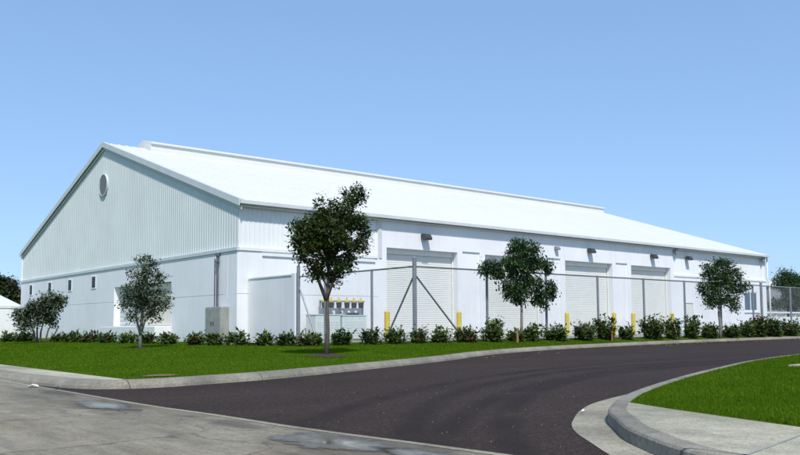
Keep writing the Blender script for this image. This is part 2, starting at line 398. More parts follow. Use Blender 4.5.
for i in range(len(kin)):
    a = kin[i].copy()
    if i >= i0:                              # follow the walk boundary instead of the kerb
        yy = a.y; xs = None
        for j in range(len(bound)-1):
            if bound[j][1] >= yy >= bound[j+1][1]:
                t = (bound[j][1]-yy)/(bound[j][1]-bound[j+1][1]); xs = bound[j][0]+(bound[j+1][0]-bound[j][0])*t
        a = Vector((xs if xs else bound[0][0], min(yy, bound[0][1])))
    q = Vector((a.x*.15+30, -60)) if a.x < 30 else Vector((a.x, -60))
    if i >= i0: q = Vector((160, a.y-3)) if a.y > -50 else Vector((160, -63))
    rows.append([(lambda w: (w.x, w.y, .152 if k == 0 else hS(w.x, w.y)))(a.lerp(q, (k/22)**2)) for k in range(23)])
# keep it simple and watertight: fan to a common far line
b = MB()
far = []
for i in range(len(rows)):
    far.append(rows[i])
inner = Vector((26, -6))
for i in range(len(rows)-1):
    A0 = Vector(rows[i][0][:2]); A1 = Vector(rows[i+1][0][:2])
    for k in range(20):
        t0 = (k/20)**1.5; t1 = ((k+1)/20)**1.5
        pts = [A0.lerp(inner, t0), A1.lerp(inner, t0), A1.lerp(inner, t1), A0.lerp(inner, t1)]
        if k == 19: pts = pts[:3]
        b.face([(p.x, p.y, .152 if t < 1e-6 else hS(p.x, p.y)) for p, t in zip(pts, (t0, t0, t1, t1))])
b.face([(160,-60,.152),(160,14,.152),(26,-6,.2)]) if False else None
o = fixn(b.build('lawn_ground', M['lawn'], smooth=True)); tag(o, kind='structure')
for ob in [x for x in COL.objects if x.name.startswith(('lawn_ground','sidewalk'))]:
    zs = sum(p.normal.z for p in ob.data.polygons)
    if zs < 0: ob.data.flip_normals()
# yard paving behind the fence
b = MB()
xs = [23.6+(86-23.6)*i/60 for i in range(61)]; ys = [27.4+(41.2-27.4)*k/14 for k in range(15)]
for i in range(60):
    for k in range(14):
        b.face([(xs[a], ys[c], hN(xs[a], ys[c])+.012) for a, c in ((i,k),(i+1,k),(i+1,k+1),(i,k+1))])
tag(b.build('yard_paving', M['yardpave']), kind='structure')

# puddles
pm, nt, pb, out = newmat('puddle_water'); pb.inputs['Base Color'].default_value = (.10, .10, .092, 1); pb.inputs['Roughness'].default_value = .10; pb.inputs['IOR'].default_value = 1.33
v = coord(nt, (1, .4, 1)); nt.links.new(ramp(nt, noise(nt, v, 3, 4), [(.35, (.08, .068, .05)), (.7, (.14, .125, .095))]), pb.inputs['Base Color'])
bump(nt, pb, noise(nt, v, 9, 2), .03, .01)
at_ = nt.nodes.new('ShaderNodeAttribute'); at_.attribute_name = 'rim'
ma = nt.nodes.new('ShaderNodeMath'); ma.operation = 'MULTIPLY_ADD'; nt.links.new(noise(nt, coord(nt, (1.2, .6, 1)), 4.5, 6, .7), ma.inputs[0]); ma.inputs[1].default_value = 1.1; nt.links.new(at_.outputs['Fac'], ma.inputs[2])
al = ramp(nt, ma.outputs[0], [(.0, 1), (.5, 1)]); dv = nt.nodes.new('ShaderNodeMath'); dv.operation = 'MULTIPLY'; dv.inputs[1].default_value = .5; nt.links.new(ma.outputs[0], dv.inputs[0])
al = ramp(nt, dv.outputs[0], [(.60, 1), (.72, 0)]); nt.links.new(al, pb.inputs['Alpha'])
nt.links.new(ramp(nt, dv.outputs[0], [(.35, .07), (.6, .35)]), pb.inputs['Roughness'])
rnd = random.Random(5)
def puddle(P):
    P = [Vector(p) for p in P]; c = sum(P, Vector((0,0)))/len(P); n = 70; pts = []
    for k in range(n):
        t = k/n*len(P); i = int(t); f = t-i; p = P[i].lerp(P[(i+1) % len(P)], f*f*(3-2*f))
        pts.append(c+(p-c)*(1.25+.10*math.sin(k*.55+c.y)+rnd.uniform(-.012, .012)))
    b = MB()
    for k in range(n): b.face([(c.x,c.y,.011),(pts[k].x,pts[k].y,.011),(pts[(k+1)%n].x,pts[(k+1)%n].y,.011)])
    o = fixn(b.build('puddle', pm)); ra = o.data.attributes.new('rim', 'FLOAT', 'POINT')
    for i_, v_ in enumerate(o.data.vertices): ra.data[i_].value = 0.0 if (v_.co.xy-c).length < 1e-3 else 1.0; tag(o, kind='structure')
    if o.data.polygons[0].normal.z < 0: o.data.flip_normals()
puddle([(4.26,12.7),(4.5,12.95),(4.68,12.4),(4.70,11.7),(4.52,10.95),(4.33,11.05),(4.12,11.67)])
puddle([(4.39,7.16),(4.72,7.42),(4.98,7.2),(5.04,6.4),(4.98,5.9),(4.70,5.75),(4.5,6.1),(4.3,6.5)])
puddle([(4.78,6.0),(4.98,5.7),(5.02,5.0),(4.80,4.95),(4.62,5.4)])

# grass blades on the two lawns
def grass(name, fn, n, seed, hgt, w):
    rr = random.Random(seed); b = MB(); k = 0
    while k < n:
        r = fn(rr)
        if r is None: continue
        x, y, z, s = r; k += 1
        a = rr.uniform(0, 6.283); h = hgt*s*rr.uniform(.6, 1.25); ww = w*s*rr.uniform(.7, 1.4)
        lx, ly = rr.gauss(0, .45)*h, rr.gauss(0, .45)*h
        dx, dy = math.cos(a)*ww, math.sin(a)*ww
        b.face([(x-dx, y-dy, z-.01), (x+dx, y+dy, z-.01), (x+lx, y+ly, z+h)], rr.choice((0,0,0,1,1,2)))
    o = b.build(name, GR); tag(o, kind='stuff'); return o
NKd = NKc
def north_pt(rr):
    x = rr.uniform(6.15, 78) if rr.random() < .35 else rr.uniform(6.15, 36); y = rr.uniform(14.8, 26.6 if x > 17 else 47)
    if x < 9.0 and y > 40: return None
    yk = interp(x, [p[0] for p in NK[9:]], [p[1] for p in NK[9:]])
    if y < yk+.40 and x > 6.1: return None
    if x > 16 and y > 26.8: return None
    z = hN(x, y); s = .7+.03*(x*.64+y*.76)*1.0
    return x, y, z, s*.75
g = grass('lawn_grass', north_pt, 110000, 3, .036, .010)
g['label'] = 'mown green grass on the verge in front of the white warehouse'; g['category'] = 'grass'
def in_island(x, y):
    if x < 8.95:
        if y > 6.1: return False
        return x > interp(-y, [-b_[1] for b_ in bound], [b_[0] for b_ in bound])+.03
    xs = [p.x for p in reversed(kin)]; ys = [p.y for p in reversed(kin)]
    j = [(p.x, p.y) for p in reversed(kin) if p.x > 8.0]
    return y < interp(x, [q[0] for q in j], [q[1] for q in j])-.03
def south_pt(rr):
    x = 7.7+(rr.random()**1.7)*26; y = rr.uniform(.8, 12.2)
    if y < x*.30-1.6: return None
    if not in_island(x, y): return None
    return x, y, hS(x, y), .62+.022*x
g = grass('lawn_grass', south_pt, 130000, 4, .040, .0062)
g['label'] = 'bright green grass on the rounded corner island'; g['category'] = 'grass'

# ------------------------------------------------------------------ warehouse
X0, Y0, W, LN = 22.576, 40.877, 41.95, 63.29
X1, Y1 = X0+LN, Y0+W; YM = Y0+W/2
ZE, ZA, ZB, ZG = 8.39, 15.29, 5.56, .0
wh = empty('warehouse', (X0, Y0, ZG), 'huge white gabled warehouse with grey cladding and a row of roll-up doors', 'warehouse')
wh.location = (X0, Y0, 0)
def relief(mb, mapf, u0, u1, z0, z1, zones, mi=0):
    us = sorted(set([u0,u1]+[c for q in zones for c in (q[0],q[1]) if u0 < c < u1]))
    zs = sorted(set([z0,z1]+[c for q in zones for c in (q[2],q[3]) if z0 < c < z1]))
    def depth(u, z):
        d = 0
        for q in zones:
            if q[0] < u < q[1] and q[2] < z < q[3]: d = q[4]
        return d
    D = [[depth((us[i]+us[i+1])/2, (zs[k]+zs[k+1])/2) for k in range(len(zs)-1)] for i in range(len(us)-1)]
    for i in range(len(us)-1):
        for k in range(len(zs)-1):
            d = D[i][k]
            if d is not None: mb.face([mapf(us[i],zs[k],d),mapf(us[i+1],zs[k],d),mapf(us[i+1],zs[k+1],d),mapf(us[i],zs[k+1],d)], mi)
            if i+1 < len(us)-1:
                e = D[i+1][k]; a_, b_ = (d if d is not None else .14), (e if e is not None else .14)
                if a_ != b_: mb.face([mapf(us[i+1],zs[k],a_),mapf(us[i+1],zs[k],b_),mapf(us[i+1],zs[k+1],b_),mapf(us[i+1],zs[k+1],a_)], mi)
            if k+1 < len(zs)-1:
                e = D[i][k+1]; a_, b_ = (d if d is not None else .14), (e if e is not None else .14)
                if a_ != b_: mb.face([mapf(us[i],zs[k+1],a_),mapf(us[i+1],zs[k+1],a_),mapf(us[i+1],zs[k+1],b_),mapf(us[i],zs[k+1],b_)], mi)
doors = [(33.50,39.95),(42.75,49.15),(51.94,58.30),(61.04,67.30)]
zD = 6.20
zones = [(X0-1, 32.80, ZB, 9, None), (67.75, X1+1, ZB, 9, None)]
zones += [(X0-1, 32.80, 2.95, 2.99, .025)]
zones += [(a, c, -1, zD, .62) for a, c in doors]
zones += [(40.45,42.2,-1,zD+.1,.10), (49.62,51.35,-1,zD+.1,.10), (58.80,60.50,-1,zD+.1,.10)]
zones += [(69.75,71.05,-1,3.0,.14), (81.05,83.85,2.30,4.30,.16)]
b = MB(); relief(b, lambda u,z,d: (u, Y0+d, z), X0, X1, ZG, ZE-.12, zones)
b.build('front_wall', M['wall'], wh)
# gable block wall (plane X = X0), lower part
dockz = [(49.45,59.2,1.2,4.05,.55)]
louv = [63.42, 68.9, 74.1, 79.6]
zg = [(Y0+1.5,49.45,2.95,2.99,.025),(59.2,Y1,2.95,2.99,.025),(41.93,41.98,2.75,5.3,.03)] + dockz + [(y-.48,y+.48,4.12,5.06,.10) for y in louv]
b = MB(); relief(b, lambda u,z,d: (X0+d, u, z), Y0, Y1, ZG, ZB, zg)
b.build('gable_wall', M['wall'], wh)
for P in (((X0,Y0+.14),(X0+.14,Y1)), ((X0,Y0),(32.8,Y0+.14)), ((67.75,Y0),(X1,Y0+.14))):
    b = MB(); (xa_,ya_),(xb_,yb_) = P; b.face([(xa_,ya_,ZB),(xb_,ya_,ZB),(xb_,yb_,ZB),(xa_,yb_,ZB)]); b.build('wall_ledge', M['wall'], wh)
# rear and far side
b = MB(); RX, RY = X1-.01, Y1-.01
b.face([(X0,Y1,0),(X0,Y1,ZE-.1),(X1,Y1,ZE-.1),(X1,Y1,0)]); b.face([(X1,Y0,0),(X1,Y1,0),(X1,Y1,ZE-.1),(X1,YM,ZA-.15),(X1,Y0,ZE-.1)])
b.build('rear_wall', M['wall'], wh)
# ribbed cladding sheets
def zroof(y): return ZE+(ZA-ZE)*(1-abs(y-YM)/(W/2))
def ribs(mb, mapf, u0, u1, zlo, zhi, pitch, rw, rh):
    n = int((u1-u0)/pitch)
    for i in range(n+1):
        u = u0+i*pitch; ua = min(u+rw, u1); uc = min(u+pitch, u1)
        if u >= u1: break
        e = rw*.22
        P = [(u, 0), (u+e, -rh), (ua-e, -rh), (ua, 0), (uc, 0)]
        for (p, dp), (q, dq) in zip(P[:-1], P[1:]):
            if q > u1+1e-6: continue
            mb.face([mapf(p,zlo,dp), mapf(q,zlo,dq), mapf(q,zhi(q),dq), mapf(p,zhi(p),dp)])
b = MB(); ribs(b, lambda u,z,d: (X0+.12+d, u, z), Y0+.13, Y1-.02, ZB-.02, lambda u: zroof(u)-.12, .31, .10, .022)
b.build('gable_cladding', M['clad'], wh)
b = MB(); ribs(b, lambda u,z,d: (u, Y0+.12+d, z), X0+.13, 32.80, ZB-.02, lambda u: ZE-.1, .31, .10, .022)
b.build('front_cladding', M['cladw'], wh); b = MB()
ribs(b, lambda u,z,d: (u, Y0+.12+d, z), 67.76, X1-.02, ZB-.02, lambda u: ZE-.1, .31, .10, .022)
b.build('front_cladding', M['cladw'], wh)
# band trims
b = MB(); b.box((X0-.07,Y0+.5,ZB-.14),(X0+.10,Y1,ZB+.05)); b.box((X0-.07,Y0-.07,ZB-.14),(X0+.10,Y0+.5,ZB+.05))
b.build('wall_trim', M['trim'], wh)
b = MB(); b.box((X0+.103,Y0-.07,ZB-.12),(32.70,Y0+.10,ZB+.05)); b.build('wall_trim', M['white'], wh); b = MB(); b.box((67.85,Y0-.07,ZB-.12),(X1,Y0+.10,ZB+.05)); b.build('wall_trim', M['white'], wh); b = MB()
b.box((X0+1.6,Y0-.10,5.18),(32.5,Y0-.003,5.32)); b.build('wall_trim', M['white'], wh)
# roof
EO, GO, TH = .38, .08, .20
sl = (ZA-ZE)/(W/2)
def rz(y): return ZA-abs(y-YM)*sl
b = MB()
xa, xb = X0-GO, X1+GO
for s in (-1, 1):
    ye = Y0-EO if s < 0 else Y1+EO
    ze = rz(ye)
    b.add([(xa,ye,ze),(xb,ye,ze),(xb,YM,ZA),(xa,YM,ZA),(xa,ye,ze-TH),(xb,ye,ze-TH),(xb,YM,ZA-TH),(xa,YM,ZA-TH)],
          [(0,1,2,3),(4,7,6,5),(0,4,5,1),(1,5,6,2),(3,7,4,0)])
    n = int((xb-xa)/.61)                     # standing seams
    for i in range(1, n):
        x = xa+i*.61; h = .055
        b.add([(x-.035,ye,ze),(x+.035,ye,ze),(x+.035,YM,ZA),(x-.035,YM,ZA),(x-.018,ye,ze+h),(x+.018,ye,ze+h),(x+.018,YM,ZA+h),(x-.018,YM,ZA+h)],
              [(4,5,6,7),(0,4,7,3),(1,2,6,5),(0,1,5,4)])
roof = b.build('roof', M['roof'], wh); fixn(roof)
b = MB()                                     # barge boards on the street gable
for s in (-1, 1):
    ye = Y0-EO-.02 if s < 0 else Y1+EO+.02
    ze = rz(ye)
    for (x0, x1, dz0, dz1) in ((xa-.05, xa-.003, -.34, .06), (xa-.003, xa+.25, .004, .065), (X0+.02, X0+.065, -.54, -.26)):
        b.add([(x0,ye,ze+dz0),(x1,ye,ze+dz0),(x1,YM,ZA+dz0),(x0,YM,ZA+dz0),(x0,ye,ze+dz1),(x1,ye,ze+dz1),(x1,YM,ZA+dz1),(x0,YM,ZA+dz1)],
              [(0,1,2,3),(4,7,6,5),(0,4,5,1),(1,5,6,2),(2,6,7,3),(3,7,4,0)])
fixn(b.build('barge_board', M['trim'], roof, off=(X0, Y0, 0)))
b = MB(); yg = Y0-EO; zg_ = rz(yg)
b.box((xa, yg-.16, zg_-.22), (xb, yg-.004, zg_-.02)); b.box((X0, Y0-.20, zg_-.34), (X1, Y0-.02, zg_-.24))
b.build('gutter', M['trim'], roof, off=(X0, Y0, 0))
b = MB()                                     # raised ridge ventilator
vw, x2, x3 = 1.45, 25.7, X1-1.2
zlow = rz(YM+vw)-.05
P = [(YM-vw, zlow), (YM-vw, 15.42), (YM-vw-.15, 15.42), (YM-vw-.15, 15.55), (YM, 15.95), (YM+vw+.15, 15.55), (YM+vw+.15, 15.42), (YM+vw, 15.42), (YM+vw, zlow)]
vs = [(x, y, z) for x in (x2, x3) for y, z in P]; n = len(P)
b.add(vs, [(i, i+1, n+i+1, n+i) for i in range(n-1)] + [tuple(range(n))[::-1], tuple(range(n, 2*n))])
fixn(b.build('ridge_vent', M['roof'], roof, off=(X0, Y0, 0)))
# roll-up doors
for i, (a, c) in enumerate(doors):
    b = MB(); yy = Y0+.56; n = 44; hs = (zD+.2-.12)/n
    for k in range(n):
        z = .12+k*hs
        P = [(0, z), (-.014, z+hs*.25), (-.014, z+hs*.7), (0, z+hs*.98)]
        for (d0, z0_), (d1, z1_) in zip(P[:-1], P[1:]): b.face([(a-.05,yy+d0,z0_),(c+.05,yy+d0,z0_),(c+.05,yy+d1,z1_),(a-.05,yy+d1,z1_)])
        b.face([(a-.05,yy,z+hs*.98),(c+.05,yy,z+hs*.98),(c+.05,yy,z+hs),(a-.05,yy,z+hs)])
    o = b.build('roll_up_door', M['door'], wh)
    g1 = MB(); g1.box((a+.003, yy-.10, .1), (a+.09, yy-.045, zD)); g1.box((c-.09, yy-.10, .1), (c-.003, yy-.045, zD)); g1.box((a+.093, yy-.14, zD-.34), (c-.093, yy-.045, zD-.003))
    g1.build('door_track', M['white'], o, off=(X0, Y0, 0))
# side gable details
for y in louv:
    b = MB(); x = X0
    b.box((x-.04,y-.50,4.09),(x-.003,y-.42,5.09)); b.box((x-.04,y+.42,4.09),(x-.003,y+.50,5.09)); b.box((x-.04,y-.42,5.02),(x-.003,y+.42,5.09)); b.box((x-.04,y-.42,4.09),(x-.003,y+.42,4.16))
    o = b.build('louver_vent', M['white'], wh)
    s_ = MB()
    for k in range(6):
        z = 4.18+k*.14
        s_.add([(x-.03,y-.42,z),(x-.03,y+.42,z),(x+.07,y+.42,z+.13),(x+.07,y-.42,z+.13)], [(0,1,2,3)])
        s_.add([(x-.03,y-.42,z-.012),(x-.03,y+.42,z-.012),(x+.07,y+.42,z+.118),(x+.07,y-.42,z+.118)], [(3,2,1,0)])
    s_.build('louver_blades', M['louver'], o, off=(X0, Y0, 0))
b = MB(); n = 36; cz_ = 12.0; cy_ = YM
for k in range(n):
    a0, a1 = 2*math.pi*k/n, 2*math.pi*(k+1)/n
    for (r0_, d0, r1_, d1) in ((.84, .12, .85, -.03), (.85, -.03, .79, -.03), (.79, -.03, .78, .05)):
        b.face([(X0+d0, cy_+r0_*math.cos(a0), cz_+r0_*math.sin(a0)), (X0+d0, cy_+r0_*math.cos(a1), cz_+r0_*math.sin(a1)), (X0+d1, cy_+r1_*math.cos(a1), cz_+r1_*math.sin(a1)), (X0+d1, cy_+r1_*math.cos(a0), cz_+r1_*math.sin(a0))])
rv = b.build('round_vent', M['trim'], wh)
b = MB()
for k in range(12):
    z = cz_-.72+k*.125; hw = math.sqrt(max(.01, .75**2-(z+.03-cz_)**2))
    b.face([(X0-.02,cy_-hw,z),(X0-.02,cy_+hw,z),(X0+.05,cy_+hw,z+.12),(X0+.05,cy_-hw,z+.12)])
b.build('louver_blades', M['ventgrey'], rv, off=(X0, Y0, 0))
# loading dock recess on the gable
b = MB(); b.box((X0+.44, 55.0, 1.22), (X0+.52, 59.1, 4.0)); 
for k in range(9): b.box((X0+.415, 55.05, 1.3+k*.3), (X0+.437, 59.05, 1.33+k*.3))
b.build('dock_door', M['dock'], wh)
b = MB(); b.box((X0+.44, 49.6, 1.22), (X0+.52, 54.9, 3.1)); b.box((X0+.30, 49.6, 3.13), (X0+.53, 54.9, 4.0)); b.build('dock_door', M['cream'], wh)
b = MB(); b.box((X0-1.15, 49.3, .55), (X0-.004, 58.8, 1.16), bev=.03); b.box((X0-1.05, 49.5, 0), (X0-.01, 58.6, .545)); b.build('dock_platform', M['white'], wh)
for y in (49.9, 52.2, 54.6, 57.0, 58.3):
    pass
# window and staff door at the far end
b = MB()
for (u0_, u1_, z0_, z1_) in ((81.05,81.17,2.30,4.30),(83.73,83.85,2.30,4.30),(81.17,83.73,4.18,4.30),(81.17,83.73,2.30,2.42),(82.38,82.5,2.42,4.18)): b.box((u0_,Y0+.05,z0_),(u1_,Y0+.12,z1_))
b.box((80.9,Y0-.12,2.15),(84.0,Y0-.003,2.28)); wf = b.build('window', M['white'], wh)
b = MB(); b.face([(81.1,Y0+.10,2.35),(83.8,Y0+.10,2.35),(83.8,Y0+.10,4.25),(81.1,Y0+.10,4.25)]); b.build('pane', M['glass'], wf, off=(X0,Y0,0))
b = MB(); b.box((69.79,Y0+.06,.1),(71.01,Y0+.12,2.96)); dd = b.build('staff_door', M['door'], wh)
b = MB(); b.box((69.9,Y0-.04,1.35),(70.0,Y0+.055,1.9)); b.build('handle', M['dark'], dd, off=(X0,Y0,0))
# wall lights: wall plate, hood and lens
def wlight(x, z, s, mt):
    b = MB(); b.box((x-.20*s, Y0-.05, z-.12*s), (x+.20*s, Y0-.003, z+.22*s), bev=.02)
    o = b.build('wall_light', mt, wh)
    b = MB()
    P = [(-.05, .20), (-.05, -.10), (-.30, -.22), (-.58, -.22), (-.62, -.12), (-.45, .16), (-.28, .22)]
    vs = [(x+sx*.30*s, Y0+y*s, z+q*s) for sx in (-1, 1) for y, q in P]; n = len(P)
    b.add(vs, [(i, (i+1) % n, n+(i+1) % n, n+i) for i in range(n)]+[tuple(range(n)), tuple(range(n, 2*n))[::-1]])
    fixn(b.build('lamp_housing', mt, o, off=(X0,Y0,0)))
    b = MB(); b.box((x-.24*s, Y0-.54*s, z-.245*s), (x+.24*s, Y0-.30*s, z-.223*s)); b.build('lens', M['glass'], o, off=(X0,Y0,0))
for x, z, s, mt in ((36.76,7.08,1.15,'dark'),(45.95,7.08,1.0,'dark'),(50.78,7.10,.75,'fixgrey'),(55.08,7.12,1.1,'dark'),(64.26,7.1,1.1,'dark'),(70.17,7.22,1.05,'dark')): wlight(x, z, s*.82, M[mt])
for x in (68.0, 84.9):                       # small scupper boxes under the gutter
    b = MB(); b.box((x-.18,Y0-.32,7.55),(x+.18,Y0-.06,8.0), bev=.02); b.tube([(x,Y0-.19,7.57),(x,Y0-.19,7.30)], .07); b.build('scupper', M['fixgrey'], wh)
b = MB(); b.tube([(X1+.10,Y0-.14,8.1),(X1+.10,Y0-.14,5.75),(X1+.14,Y0-.30,5.45),(X1+.14,Y0-.30,.3)], .075, 8); b.build('downpipe', M['white'], wh, smooth=True)
b = MB(); b.box((32.82,Y0-.05,ZB-.1),(33.08,Y0-.003,ZE-.35)); b.build('pilaster_strip', M['trim'], wh)

# ------------------------------------------------------------------ yard wall, cabinet, equipment
yw = MB(); WX = 23.28; yw.box((WX,36.25,.1),(WX+.2,Y0-.06,3.78)); 
o = empty('yard_wall', (WX,36.2,.15), 'low pale grey-white wall running out from the near corner of the warehouse', 'wall')
yw.build('wall_panel', M['yardwall'], o)
b = MB(); b.box((WX-.04,36.26,3.783),(WX+.24,Y0-.08,3.85)); b.build('coping', M['white'], o)
b = MB(); b.box((WX-.06,35.92,.1),(WX+.28,36.245,3.9), bev=.015); b.build('pier', M['wall'], o)
cb = empty('electrical_cabinet', (X0-.35,43.05,.15), 'weathered beige electrical cabinet with conduits rising up the gable wall', 'cabinet')
b = MB(); b.box((X0-.55,41.75,.30),(X0-.03,43.60,2.25), bev=.03); b.box((X0-.60,41.7,.1),(X0-.02,43.65,.298)); b.build('cabinet_body', M['cab'], cb)
for (y0_, y1_) in ((41.80,42.65),(42.70,43.55)):
    b = MB(); b.box((X0-.585,y0_,.40),(X0-.553,y1_,2.15), bev=.008); d_ = b.build('cabinet_door', M['cab'], cb)
    b = MB(); b.box((X0-.63,y1_-.14 if y0_ < 42 else y0_+.06,1.2),(X0-.588,y1_-.09 if y0_ < 42 else y0_+.11,1.4)); b.build('handle', M['dark'], d_, off=(X0-.35,43.05,.15))
for y, r, zt in ((42.95,.075,5.22),(43.28,.035,5.10)):
    b = MB()
    if y == 43.32: b.tube([(X0-.12,43.46,2.24),(X0-.12,43.32,3.6),(X0-.12,43.28,5.05),(X0-.12,43.0,5.12)], r, 8)
    else: b.tube([(X0-.14,y,2.24),(X0-.14,y,zt)], r, 8)
    if y == 42.95: b.tube([(X0-.14,y,zt),(X0-.14,y,zt+.18)], .13, 10); b.tube([(X0-.14,y,4.85),(X0-.14,y,4.95)],.12,10)
    b.build('conduit', M['conduit'], cb, smooth=False)
YE = Y0-1.6
eqs = [('pale green ventilated equipment box left of the grey pipes, behind the fence', 315.5, 340.5), ('pale green equipment box with a dark lid vent, right of the grey pipes', 342.5, 366.5)]
for i, (lab, xa_, xb_) in enumerate(eqs):
    A = at(xa_, 316, YE).x; B_ = at(xb_, 316, YE).x
    e = empty('equipment_box', ((A+B_)/2, YE+.5, .2), lab, 'equipment', 'equipment boxes behind the fence')
    b = MB(); b.box((A,YE,.32),(B_,YE+1.0,1.74-.04*i), bev=.03); b.build('housing', M['green_box'], e)
    b = MB(); b.box((A-.05,YE-.05,.05),(B_+.05,YE+1.05,.317)); b.build('plinth', M['kerb'], e)
    b = MB()
    for k in range(9): b.box((A+.15,YE-.02,.55+k*.1),(B_-.15,YE-.003,.58+k*.1))
    b.build('grille', M['white'], e)
    b = MB(); b.box((A-.03,YE-.03,1.745-.04*i),(B_+.03,YE+1.03,1.80-.04*i)); b.build('lid', M['green_box'], e)
    if i: b = MB(); b.box((B_-1.1,YE+.1,1.765),(B_-.5,YE+.5,1.90), bev=.02); b.build('vent_cap', M['dark'], e)
rk = empty('utility_rack', (28.9, Y0-.5, .2), 'rack of yellow capped valves with black connectors on the white wall above the equipment boxes', 'rack')
YR = Y0-.35
xsr = [at(px, 303, YR).x for px in (323.5, 330.5, 338, 346, 353, 360)]
b = MB(); b.tube([(xsr[0]-.3,YR,2.62),(xsr[-1]+.35,YR,2.62)], .045, 8); 
for x in (xsr[0]-.2, xsr[-1]+.25): b.box((x-.04,YR+.02,.2),(x+.04,YR+.10,2.66))
b.build('rail', M['fixgrey'], rk)
for k, x in enumerate(xsr):
    b = MB(); b.tube([(x-.02,YR-.10,2.58),(x-.02,YR-.10,2.86)], [.09,.04], 10); b.box((x-.14,YR-.14,2.56),(x+.12,YR-.04,2.68), bev=.02); v_ = b.build('valve', M['yellow'], rk)
    b = MB(); b.tube([(x,YR-.10,2.20),(x,YR-.10,2.545)], [.15,.19], 10); b.build('connector', M['black'], v_, off=(28.9,Y0-.5,.2))
b = MB(); xp = at(342, 310, YR).x
for dx in (-.12, .10): b.tube([(xp+dx,YR-.1,.3),(xp+dx,YR-.1,1.75),(xp+dx,YR-.05,1.95)], .06, 8)
b.tube([(xp-.25,YR-.1,1.72),(xp+.28,YR-.1,1.72)], .09, 8); b.tube([(xp-.15,YR-.1,1.9),(xp-.28,YR-.1,2.15),(xp-.15,YR-.1,2.55)], .05, 8)
b.tube([(xp+.2,YR-.12,1.7),(xp+.5,YR-.12,1.35),(xp+.85,YR-.12,1.25),(xp+1.1,YR-.12,1.6)], .03, 6)
b.build('pipework', M['galv'], rk, smooth=True)

bl = [('first yellow bollard from the left, beside the near roll-up door', 387), ('yellow bollard at the foot of the right jamb of the nearest roll-up door', 459), ('yellow bollard just right of the leafy drooping tree, below the third door', 566.8), ('yellow bollard below the right edge of the third roll-up door', 614), ('yellow bollard at the left edge of the farthest roll-up door', 633), ('yellow bollard right of the farthest roll-up door, rightmost of all', 672)]
bp = None
for lab, px in bl:
    p = at(px, 312, Y0-1.3)
    if bp is None:
        b = MB(); b.tube([(p.x,p.y,.1),(p.x,p.y,1.95)], .17, 14); b.tube([(p.x,p.y,1.95),(p.x,p.y,2.02),(p.x,p.y,2.06)], [.17,.12,.03], 14)
        bp = b.build('bollard', M['yellow'], off=(p.x,p.y,.1)); o = bp
    else: o = bp.copy(); COL.objects.link(o); o.location = (p.x, p.y, .1)
    tag(o, lab, 'bollard', 'yellow bollards guarding the roll-up doors')

# ------------------------------------------------------------------ chain-link fence
FX, FY, FT = 23.28, 26.5, 3.68
fc = empty('chain_link_fence', (FX, FY, .35), 'tall grey chain-link fence with braced steel posts around the warehouse yard', 'fence')
def gz(x, y): return hN(x, y)-.05
def post(x, y, r, top):
    b = MB(); b.tube([(x,y,gz(x,y)),(x,y,top)], r, 10); b.tube([(x,y,top),(x,y,top+.035),(x,y,top+.06)], [r*1.15,r*.9,r*.2], 10); b.build('post', M['galv'], fc, smooth=False)
post(FX,FY,.095,4.05); post(FX,35.66,.095,4.22)
for y in (29.5, 33.25): post(FX,y,.06,FT)
px_ = [27.8, 32.1, 36.4, 40.75, 45.1, 49.4, 53.7]
for x in px_: post(x,FY,.062,FT)
post(54.9,FY,.085,3.85)
px2 = [59.3, 63.7, 68.1, 72.5, 76.9, 81.3, 85.7]
for x in px2: post(x,FY,.062,3.6)
b = MB(); b.tube([(FX,35.66,FT),(FX,FY,FT)], .038, 8); b.tube([(FX,FY,FT),(54.9,FY,FT-.02)], .038, 8); b.tube([(54.9,FY,FT-.04),(85.7,FY,FT-.1)], .038, 8)
b.build('top_rail', M['galv'], fc)
for P in ([(FX,FY+.1,3.2),(FX,28.6,.35)], [(FX+.1,FY,3.25),(26.3,FY,.42)], [(FX,35.55,3.1),(FX,34.3,1.0),(FX,33.9,.3)]):
    b = MB(); b.tube(P, .042, 8); b.build('brace', M['galv'], fc)
def wires(p, q, ztop, z0):
    b = MB(); p = Vector(p); q = Vector(q); L_ = (q-p).length; d = (q-p)/L_; H = ztop-z0; s = .115; w = .005
    n = Vector((-d.y, d.x))
    for sg in (1, -1):
        k = -int(H/s)-1
        while k*s < L_:
            u0_, u1_ = k*s, k*s+H
            z0_, z1_ = z0, z0+H
            a0 = max(u0_, 0); a1 = min(u1_, L_)
            if a1 > a0+.01:
                za, zb_ = z0_+(a0-u0_), z0_+(a1-u0_)
                if sg < 0: za, zb_ = ztop-(a0-u0_), ztop-(a1-u0_)
                A = p+d*a0; B_ = p+d*a1
                for nn_ in ((0, w, w, 0),):
                    b.face([(A.x,A.y,za-w),(B_.x,B_.y,zb_-w),(B_.x,B_.y,zb_+w),(A.x,A.y,za+w)])
            k += 1
    b.build('wire_mesh', M['wire'], fc)
ysl = [35.66, 33.25, 29.5, FY]
for a_, c_ in zip(ysl[:-1], ysl[1:]): wires((FX,a_), (FX,c_), FT, .36)
xl = [FX]+px_+[54.9]+px2
for a_, c_ in zip(xl[:-1], xl[1:]): wires((a_,FY), (c_,FY), FT-.02 if c_ < 56 else FT-.08, .34)

